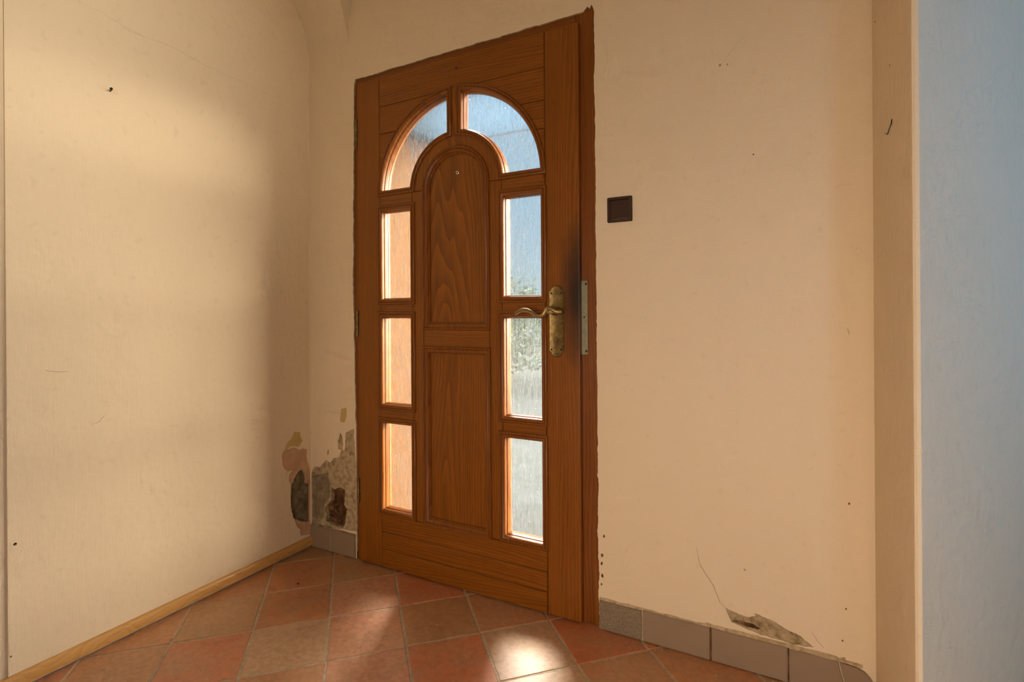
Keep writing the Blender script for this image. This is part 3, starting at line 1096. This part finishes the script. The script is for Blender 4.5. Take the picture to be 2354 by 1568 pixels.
# strike plate on the lock jamb
z0, z1 = on_y(1345, 815, FF)[2], on_y(1345, 645, FF)[2]
xa, xb = 1.3655, on_y(1352, 730, FF)[0]
def rr(x0, x1, z0, z1, r, n=4):
    return arc(x1 - r, z1 - r, r, 0, math.pi / 2, n) + arc(x0 + r, z1 - r, r, math.pi / 2, math.pi, n) + \
        arc(x0 + r, z0 + r, r, math.pi, 1.5 * math.pi, n) + arc(x1 - r, z0 + r, r, 1.5 * math.pi, 2 * math.pi, n)
sp = mesh_obj('strike_plate', *prism_y([(x - .87, z) for x, z in rr(xa - .012, xb, z0, z1, .004)], FF - .0035, FF), M['steel'], tr, bevel=.0008, segs=1)
sp['label'] = 'dull metal strike plate on the lock jamb'
xm = (xa + xb) / 2 + .002
for zz in (z0 + .012, z1 - .012):
    mesh_obj('screw', *lathe_y(xm - .87, zz, [(.0042, FF - .0032), (.0042, FF - .0042), (.0020, FF - .0048), (.0005, FF - .0046)], 12), M['dark'], sp)
p = on_y(1344, 729, FF)
mesh_obj('latch_hole', *lathe_y(p[0] - .87, p[2], [(.0030, FF - .0034), (.0030, FF - .0038), (.0005, FF - .0037)], 12), M['dark'], sp)

# ------------------------------------------------------------------ door leaf
DX, DZ = .858, 0.0
XC = .858
dr = empty('door_1', (XC, 0, 0))
tag(dr, 'brown varnished wooden entrance door with arched and rectangular rain glass panes', 'door', 'structure')
Q = lambda z: z - ZS
LX0, LX1 = .366, 1.360
LZ0, LZ1 = Q(.0125), Q(2.034)
SX0, SX1 = .487, 1.234                    # inner edges of the stiles
CZ = Q(1.541)
LB = .045                                # back of the members
def dpart(name, poly, mat, y0=LF, y1=LB, bevel=.0022, parent=dr, segs=1):
    poly = offset_poly(poly if area2(poly) > 0 else poly[::-1], -.0007)
    return mesh_obj(name, *prism_y([(x - XC, z) for x, z in poly], y0, y1), mat, parent, bevel=bevel, segs=segs)
dpart('stile', rect(LX0, SX0, LZ0, LZ1), M['wood_z'], bevel=.003)
dpart('stile', rect(SX1, LX1, LZ0, LZ1), M['wood_lock'], bevel=.004, segs=2)
dpart('rail', rect(SX0, SX1, Q(1.911), LZ1), M['wood_x'])
zb = [LZ0, Q(.086), Q(.157), Q(.231)]
for i in range(3):
    dpart('rail', rect(SX0, SX1 if i else SX1, zb[i], zb[i + 1]), M['wood_x'])
RO = .368                                # edge of the big arched opening
# spandrel boards beside the arch
seams = [Q(1.911), Q(1.797), Q(1.698), Q(1.612), CZ - .02]
for s in (-1, 1):
    edge = SX0 if s < 0 else SX1
    for a, b in zip(seams[1:], seams[:-1]):
        pts = []
        nseg = 14
        for k in range(nseg + 1):
            z = a + (b - a) * k / nseg
            dz = max(z - CZ, 0)
            dx = math.sqrt(max(RO ** 2 - dz ** 2, 0))
            pts.append((XC + s * dx, z))
        pts = [p for p in pts if (p[0] - edge) * s <= 0.0005]
        if len(pts) < 2: continue
        poly = pts + [(edge, pts[-1][1]), (edge, pts[0][1])]
        dpart('spandrel_board', poly, M['wood_x'], bevel=.0020)
# inner stiles and the ring round the arched panel
RI0, RI1 = .150, .200
H0, H1 = .203, .369                      # openings beside the centre, measured from the axis
zp = [(Q(.244), Q(.618)), (Q(.676), Q(1.052)), (Q(1.107), Q(1.487))]
for s in (-1, 1):
    a, b = sorted((XC + s * .150, XC + s * H0))
    dpart('inner_stile', rect(a, b, Q(.231), CZ), M['wood_z'])
    a, b = sorted((XC + s * H0, SX0 if s < 0 else SX1))
    for z0_, z1_ in ((Q(.618), Q(.676)), (Q(1.052), Q(1.107)), (Q(1.487), CZ + .010)):
        dpart('glazing_bar', rect(a, b, z0_, z1_), M['wood_x'])
    a, b = sorted((XC + s * H1, SX0 if s < 0 else SX1))
    e = rect(a, b, Q(.231), CZ)
ring = arc(XC, CZ, RI1, 0, math.pi, 40) + arc(XC, CZ, RI0, math.pi, 0, 40)
dpart('arch_ring', ring, M['wood_z'])
dpart('rail', rect(XC - .150, XC + .150, Q(.925), Q(.996)), M['wood_x'])
dpart('glazing_bar', rect(XC - .024, XC + .024, CZ + RI1 - .004, CZ + RO + .006), M['wood_z'])

# beads round the glass: profile (outward, y)
GY = .014
bead = [(.0135, LF + .002), (.0135, LF - .003), (.0115, LF - .0065), (.0085, LF - .008), (.0055, LF - .0072), (.0040, LF - .0045),
        (.0030, LF - .0045), (.0015, LF - .0075), (-.0015, LF - .0085), (-.0050, LF - .0070), (-.0085, LF - .0015), (-.0100, LF + .005),
        (-.0105, LF + .010), (-.0125, LF + .0105), (-.0140, LF + .014), (-.0145, GY), (-.001, GY), (-.001, LF + .002)]
# outer glazing bead behind the pane
bead_back = [(-.0005, GY + .005), (-.0130, GY + .005), (-.0100, GY + .018), (-.0005, GY + .024)]
def glazed(poly, name='pane'):
    if area2(poly) < 0: poly = poly[::-1]
    loc = [(x - XC, z) for x, z in poly]
    fr_ = mesh_obj('glazing_bead', *sweep_frame(loc, bead), M['wood_bead'], dr, smooth=40)
    mesh_obj('back_bead', *sweep_frame(loc, bead_back), M['wood_bead'], fr_, smooth=30)
    g = mesh_obj('glass_pane', *prism_y(offset_poly(loc, -.002), GY + .0005, GY + .0045), M['glass'], dr)
    return g
for s in (-1, 1):
    a, b = sorted((XC + s * H0, XC + s * H1))
    for z0_, z1_ in zp:
        glazed(rect(a, b, z0_, z1_))
    # quarter ring pane
    r0, r1, xb_ = RI1 + .004, RO, .024
    zb_ = CZ + .012
    a0 = math.asin((zb_ - CZ) / r1); a1 = math.acos(xb_ / r1)
    out = arc(0, CZ, r1, a0, a1, 30)
    i0 = math.asin((zb_ - CZ) / r0); i1 = math.acos(xb_ / r0)
    inn = arc(0, CZ, r0, i1, i0, 24)
    poly = [(XC + s * x, z) for x, z in out + inn]
    glazed(poly)

# centre panels with their mouldings
PF = LF + .013
up_poly = [(XC + .148, Q(.998)), (XC + .148, CZ)] + arc(XC, CZ, .148, 0, math.pi, 36)[1:-1] + [(XC - .148, CZ), (XC - .148, Q(.998))]
lo_poly = rect(XC - .150, XC + .150, Q(.232), Q(.924))
pbead = [(.0060, LF + .002), (.0060, LF - .003), (.0035, LF - .0065), (-.0005, LF - .0075), (-.0040, LF - .0045), (-.0055, LF - .0020), (-.0070, LF - .0035),
         (-.0110, LF - .0045), (-.0160, LF - .0020), (-.0200, LF + .003), (-.0215, LF + .0065), (-.0240, LF + .0075), (-.0255, PF + .002), (-.001, PF + .002)]
for poly in (up_poly, lo_poly):
    loc = [(x - XC, z) for x, z in poly]
    mesh_obj('panel', *prism_y(offset_poly(loc if area2(loc) > 0 else loc[::-1], -.001), PF, LB - .008), M['wood_z'], dr)
    mesh_obj('panel_moulding', *sweep_frame(loc, pbead), M['wood_bead'], dr, smooth=40)

# peephole, peg on the top rail
p = on_y(1052, 397, PF)
ph = mesh_obj('peephole', *lathe_y(p[0] - XC, p[2], [(.0068, PF + .001), (.0068, PF - .0025), (.0052, PF - .0035), (.0040, PF - .0028), (.0012, PF - .0024)], 20), M['chrome'], dr, smooth=40)
ph['label'] = 'small chrome peephole'
mesh_obj('lens', *lathe_y(p[0] - XC, p[2], [(.0036, PF - .0028), (.0024, PF - .0036), (.0005, PF - .0040)], 16), M['dark'], ph, smooth=60)
p = on_y(1048, 156, LF)
mesh_obj('peg', *lathe_y(p[0] - XC, p[2], [(.0052, LF + .001), (.0050, LF - .004), (.0034, LF - .0065), (.0006, LF - .0072)], 16), M['wood_bead'], dr, smooth=50)

# hinges
for vtop, vbot in ((278, 338), (716, 772), (1100, 1152)):
    zt, zl = on_y(820, vtop, LF)[2], on_y(820, vbot, LF)[2]
    hx = LX0 - .0055 - XC
    h = mesh_obj('hinge', *join(tube([(hx, LF - .002, zl), (hx, LF - .002, (zl + zt) / 2 - .0008)], .0062, 14),
                                tube([(hx, LF - .002, (zl + zt) / 2 + .0008), (hx, LF - .002, zt)], .0062, 14)), M['brass'], dr, smooth=40)
    mesh_obj('hinge_leaf', *box(LX0 - .030 - XC, LX0 - .006 - XC, FF - .002, FF + .001, zl + .004, zt - .004), M['brass'], h, bevel=.0006, segs=1)
    for zz in (zl - .002, zt + .002):
        mesh_obj('hinge_tip', *blob((hx, LF - .002, zz), (.005, .005, .004), 0, 2), M['brass'], h, smooth=60)

# lock plate with lever
EX, EZ0, EZ1 = 1.2755, Q(.905), Q(1.150)
hw = .0275
sh = .030                                   # height of the shaped ends
def plate_outline(k=0.0):
    w = hw - k
    zt, zb_ = EZ1 - k, EZ0 + k
    P = []
    P += [(w, zb_ + sh), (w, zt - sh)]
    P += [(w, zt - sh + .010), (w - .004, zt - sh + .014), (w - .007, zt - sh + .016)]
    P += [(x, z) for x, z in arc(0, zt - sh + .012, 1.0, 0, 0, 1)][:0]
    aw = w - .007
    P += [(aw * math.cos(t), zt - sh + .016 + (sh - .016) * math.sin(t)) for t in np.linspace(.15, math.pi - .15, 15)]
    P += [(-w + .007, zt - sh + .016), (-w + .004, zt - sh + .014), (-w, zt - sh + .010)]
    P += [(-w, zt - sh), (-w, zb_ + sh)]
    P += [(-w, zb_ + sh - .010), (-w + .004, zb_ + sh - .014), (-w + .007, zb_ + sh - .016)]
    P += [(aw * math.cos(t), zb_ + sh - .016 + (sh - .016) * math.sin(t)) for t in np.linspace(math.pi + .15, 2 * math.pi - .15, 15)]
    P += [(w - .007, zb_ + sh - .016), (w - .004, zb_ + sh - .014), (w, zb_ + sh - .010)]
    return [(EX - XC + x, z) for x, z in P]
o1, o2, o3 = plate_outline(0), plate_outline(.0018), plate_outline(.0042)
n = len(o1)
ly = [(o1, LF), (o1, LF - .0025), (o2, LF - .0048), (o3, LF - .0034)]
vs = [(x, y, z) for P, y in ly for x, z in P]
fs = [[j * n + i, j * n + (i + 1) % n, (j + 1) * n + (i + 1) % n, (j + 1) * n + i] for j in range(3) for i in range(n)]
fs += [[3 * n + i for i in range(n)], list(range(n))]
lp_ = mesh_obj('lock_plate', vs, fs, M['brass'], dr, smooth=35)
lp_['label'] = 'speckled aged brass lock plate with shaped ends'
for sx in (-1, 1):
    for zz in (EZ0 + .026, EZ1 - .026):
        mesh_obj('screw', *lathe_y(EX - XC + sx * .0185, zz, [(.0036, LF - .0032), (.0034, LF - .0046), (.0016, LF - .0052), (.0004, LF - .005)], 12), M['dark'], lp_, smooth=40)
kp = on_y(1278, 784, LF)
kx, kz = kp[0] - XC, kp[2] - .002
euro = arc(kx, kz + .006, .0078, -.9, math.pi + .9, 20)
euro = euro + [(kx - .0045, kz - .014)] + arc(kx, kz - .0155, .0045, math.pi, 2 * math.pi, 8) + [(kx + .0045, kz - .014)]
cyl = mesh_obj('key_cylinder', *prism_y(euro, LF - .0085, LF - .003), M['brass'], lp_, bevel=.0006, segs=1)
mesh_obj('keyway', *box(kx - .0009, kx + .0009, LF - .0089, LF - .0084, kz + .0005, kz + .0105), M['dark'], cyl)
mesh_obj('key_plug', *lathe_y(kx, kz + .006, [(.0052, LF - .0084), (.0052, LF - .0087), (.0006, LF - .0087)], 16), M['brass_lever'], cyl)  # worn brass disc round the keyway
LY = LF - .052
hx, hz = 1.2740 - XC, Q(1.061)
lev = mesh_obj('lever_handle', *lathe_y(hx, hz, [(.0135, LF - .003), (.0140, LF - .008), (.0110, LF - .011), (.0095, LF - .014), (.0120, LF - .018), (.0120, LF - .021), (.0092, LF - .024),
                                                  (.0088, LF - .034), (.0100, LF - .040), (.0085, LF - .045), (.003, LF - .047)], 24), M['brass'], dr, smooth=40)
lev['label'] = 'worn brass lever handle with a scrolled neck'
lpx = [(1291, 717), (1280, 717), (1268, 711), (1259, 709), (1254, 715), (1250, 723), (1243, 727.5), (1234, 726.5), (1226, 721), (1218, 715.5), (1208, 712.5), (1197, 713.5), (1188, 718.5), (1183.5, 724)]
path, rad = [], []
rads = [.0095, .0095, .0090, .0084, .0084, .0088, .0084, .0078, .0074, .0076, .0080, .0078, .0068, .0036]
for i, (u, v) in enumerate(lpx):
    yy = LY + (.010 if i == 0 else .003 if i == 1 else 0)
    q = on_y(u, v, yy)
    path.append((q[0] - XC, yy, q[2]))
    rad.append((rads[i] * (1.15 if i > 8 else 1.0), rads[i] * .85))
# smooth the path with Catmull-Rom
def catmull(P, R, k=5):
    P = [Vector(p) for p in P]
    out, rr_ = [], []
    for i in range(len(P) - 1):
        p0, p1, p2, p3 = P[max(i - 1, 0)], P[i], P[i + 1], P[min(i + 2, len(P) - 1)]
        for j in range(k):
            t = j / k
            out.append(.5 * ((2 * p1) + (p2 - p0) * t + (2 * p0 - 5 * p1 + 4 * p2 - p3) * t * t + (3 * p1 - p0 - 3 * p2 + p3) * t ** 3))
            rr_.append(tuple(a + (b - a) * t for a, b in zip(R[i], R[i + 1])))
    out.append(P[-1]); rr_.append(R[-1])
    return out, rr_
pth, rds = catmull(path, rad)
mesh_obj('grip', *tube(pth, rds, 14), M['brass_lever'], lev, smooth=60)
q = on_y(1262, 716, LY)
mesh_obj('scroll', *join(tube([(q[0] - XC + .0085 * math.cos(t) * (1 - t / 14), LY - .001, q[2] + .0085 * math.sin(t) * (1 - t / 14)) for t in np.linspace(0, 7.5, 36)], [.0042 - .0018 * k / 36 for k in range(36)], 10),
                         lathe_y(q[0] - XC, q[2], [(.009, LY + .004), (.009, LY - .001), (.004, LY - .003), (.0005, LY - .0032)], 20)), M['brass_lever'], lev, smooth=50)

# ------------------------------------------------------------------ light switch
a = on_y(1397, 451); b = on_y(1454, 509)
sx0, sx1, sz0, sz1 = a[0], b[0], on_y(1454, 508)[2], on_y(1454, 450)[2]
cx, cz = (sx0 + sx1) / 2, (sz0 + sz1) / 2
sw = empty('light_switch', (cx, 0, cz))
tag(sw, 'square dark brown rocker light switch on the plaster beside the door', 'switch')
hs = (sx1 - sx0) / 2
fo = rr(-hs, hs, -hs, hs, .004)
fi = rr(-hs + .010, hs - .010, -hs + .010, hs - .010, .003)
nn_ = len(fo)
ly = [(fo, .0), (fo, -.006), (rr(-hs + .002, hs - .002, -hs + .002, hs - .002, .004), -.0085), (rr(-hs + .009, hs - .009, -hs + .009, hs - .009, .003), -.0088), (fi, -.006), (fi, 0)]
vs = [(x, y, z) for P, y in ly for x, z in P]
fs = [[j * nn_ + i, j * nn_ + (i + 1) % nn_, (j + 1) * nn_ + (i + 1) % nn_, (j + 1) * nn_ + i] for j in range(5) for i in range(nn_)]
mesh_obj('switch_frame', vs, fs, M['switch'], sw, smooth=30)
k = hs - .0108
vs = [(-k, -.006, -k), (k, -.006, -k), (k, -.006, k), (-k, -.006, k), (-k, -.0105, -k), (k, -.0105, -k), (k, -.0088, 0), (-k, -.0088, 0), (k, -.0075, k), (-k, -.0075, k)]
fs = [[4, 5, 6, 7], [7, 6, 8, 9], [0, 1, 5, 4], [3, 2, 8, 9], [1, 2, 8, 6, 5], [0, 3, 9, 7, 4], [0, 1, 2, 3]]
mesh_obj('rocker', vs, fs, M['switch'], sw, bevel=.0008, segs=1)

# ------------------------------------------------------------------ crumbs of plaster on the floor
parts = []
rc = random.Random(12)
for k in range(60):
    if k < 34:
        x = rc.uniform(1.50, 2.10); y = -.012 - abs(rc.gauss(0, .05))
    elif k < 48:
        x = rc.uniform(.10, .36); y = -.012 - abs(rc.gauss(0, .03))
    else:
        x = rc.uniform(.5, 1.7); y = -.05 - rc.uniform(0, .6)
    s = rc.uniform(.0007, .0022)
    parts.append(blob((x, y, s * .6), (s * 1.3, s, s * .8), k, 1))
cr = mesh_obj('plaster_crumbs', *join(*parts), M['mortar'])
tag(cr, 'tiny pale plaster crumbs scattered on the floor tiles', 'crumbs', 'stuff')
p = on_z(685, 1343)
lf = mesh_obj('dry_crumb', *blob((p[0], p[1], .0022), (.005, .003, .0025), 3, 2), M['dark'], smooth=60)
tag(lf, 'single dark dried crumb on a brown floor tile', 'crumb')

# ------------------------------------------------------------------ outdoors, seen through the rain glass
gr = mesh_obj('ground', *box(-30, 30, .50, 45, -.25, -.15), M['gravel'])
tag(gr, 'pale gravel yard outside the entrance door', 'ground', 'structure')
st = mesh_obj('doorstep', *box(.322, 1.60, .13, .90, -.25, -.01), M['stone'], bevel=.01)
nw = mesh_obj('sun_blocker_wall', *box(4.5, 4.7, -4.0, 1.2, -.25, 4.2), M['stone'], bevel=.02)  # unseen wall added to keep the soft sun out of the side window
tag(nw, 'high grey unseen wall added to block the soft sun from the side window', 'wall')
tag(st, 'pale stone doorstep outside the entrance door', 'step', 'structure')
cz_ = on_y(1190, 302, .62)[2]
cn = empty('porch_canopy', (.6, .16, cz_))
tag(cn, 'pale translucent canopy sheet above the doorstep outside', 'canopy')
mesh_obj('canopy_sheet', *box(-.28, .95, .0, .46, .0, .012), M['canopy'], cn)
mesh_obj('canopy_edge', *box(-.28, .95, .455, .47, -.004, .020), M['white'], cn, bevel=.003)
for x_ in (-.25, .90):
    mesh_obj('bracket', *join(box(x_, x_ + .02, .0, .44, .012, .03), box(x_, x_ + .02, .0, .02, .012, .22)), M['white'], cn, bevel=.002)

def make_shrub(seed, loc, r, h, label):
    rs = random.Random(seed)
    root = empty('garden_shrub', loc)
    tag(root, label, 'shrub')
    mesh_obj('stem', *tube([(0, 0, 0), (.05, .02, h * .4), (.02, -.03, h * .75)], [.05, .035, .015], 8), M['bark'], root, smooth=60)
    vs, fs = [], []
    for k in range(2600):
        v = Vector((rs.gauss(0, 1), rs.gauss(0, 1), rs.gauss(0, 1))).normalized()
        q = rs.random() ** .35
        lump = 1 + .3 * noise.noise(v * 2 + Vector((seed, 0, 0)))
        c = Vector((v.x * r * q * lump, v.y * r * q * lump, h * .55 + v.z * h * .5 * q * lump))
        a = Vector((rs.gauss(0, 1), rs.gauss(0, 1), rs.gauss(0, 1))).normalized() * .06
        b = a.orthogonal().normalized() * .03
        i = len(vs)
        vs += [c - a, c + b, c + a, c - b]
        fs.append([i, i + 1, i + 2, i + 3])
    me = bpy.data.meshes.new('foliage'); me.from_pydata([tuple(v) for v in vs], [], fs); me.materials.append(M['leaf'])
    link(bpy.data.objects.new('foliage', me), root)
    return root
make_shrub(1, (-2.6, 6.5, -.15), 1.3, 1.75, 'rounded green garden shrub beyond the doorstep')
make_shrub(2, (.9, 6.2, -.15), .9, 1.35, 'low green garden shrub nearest the doorstep')
make_shrub(3, (-5.2, 8.2, -.15), 1.7, 2.3, 'tall green garden shrub at the far end of the yard')

bpy.context.view_layer.update()
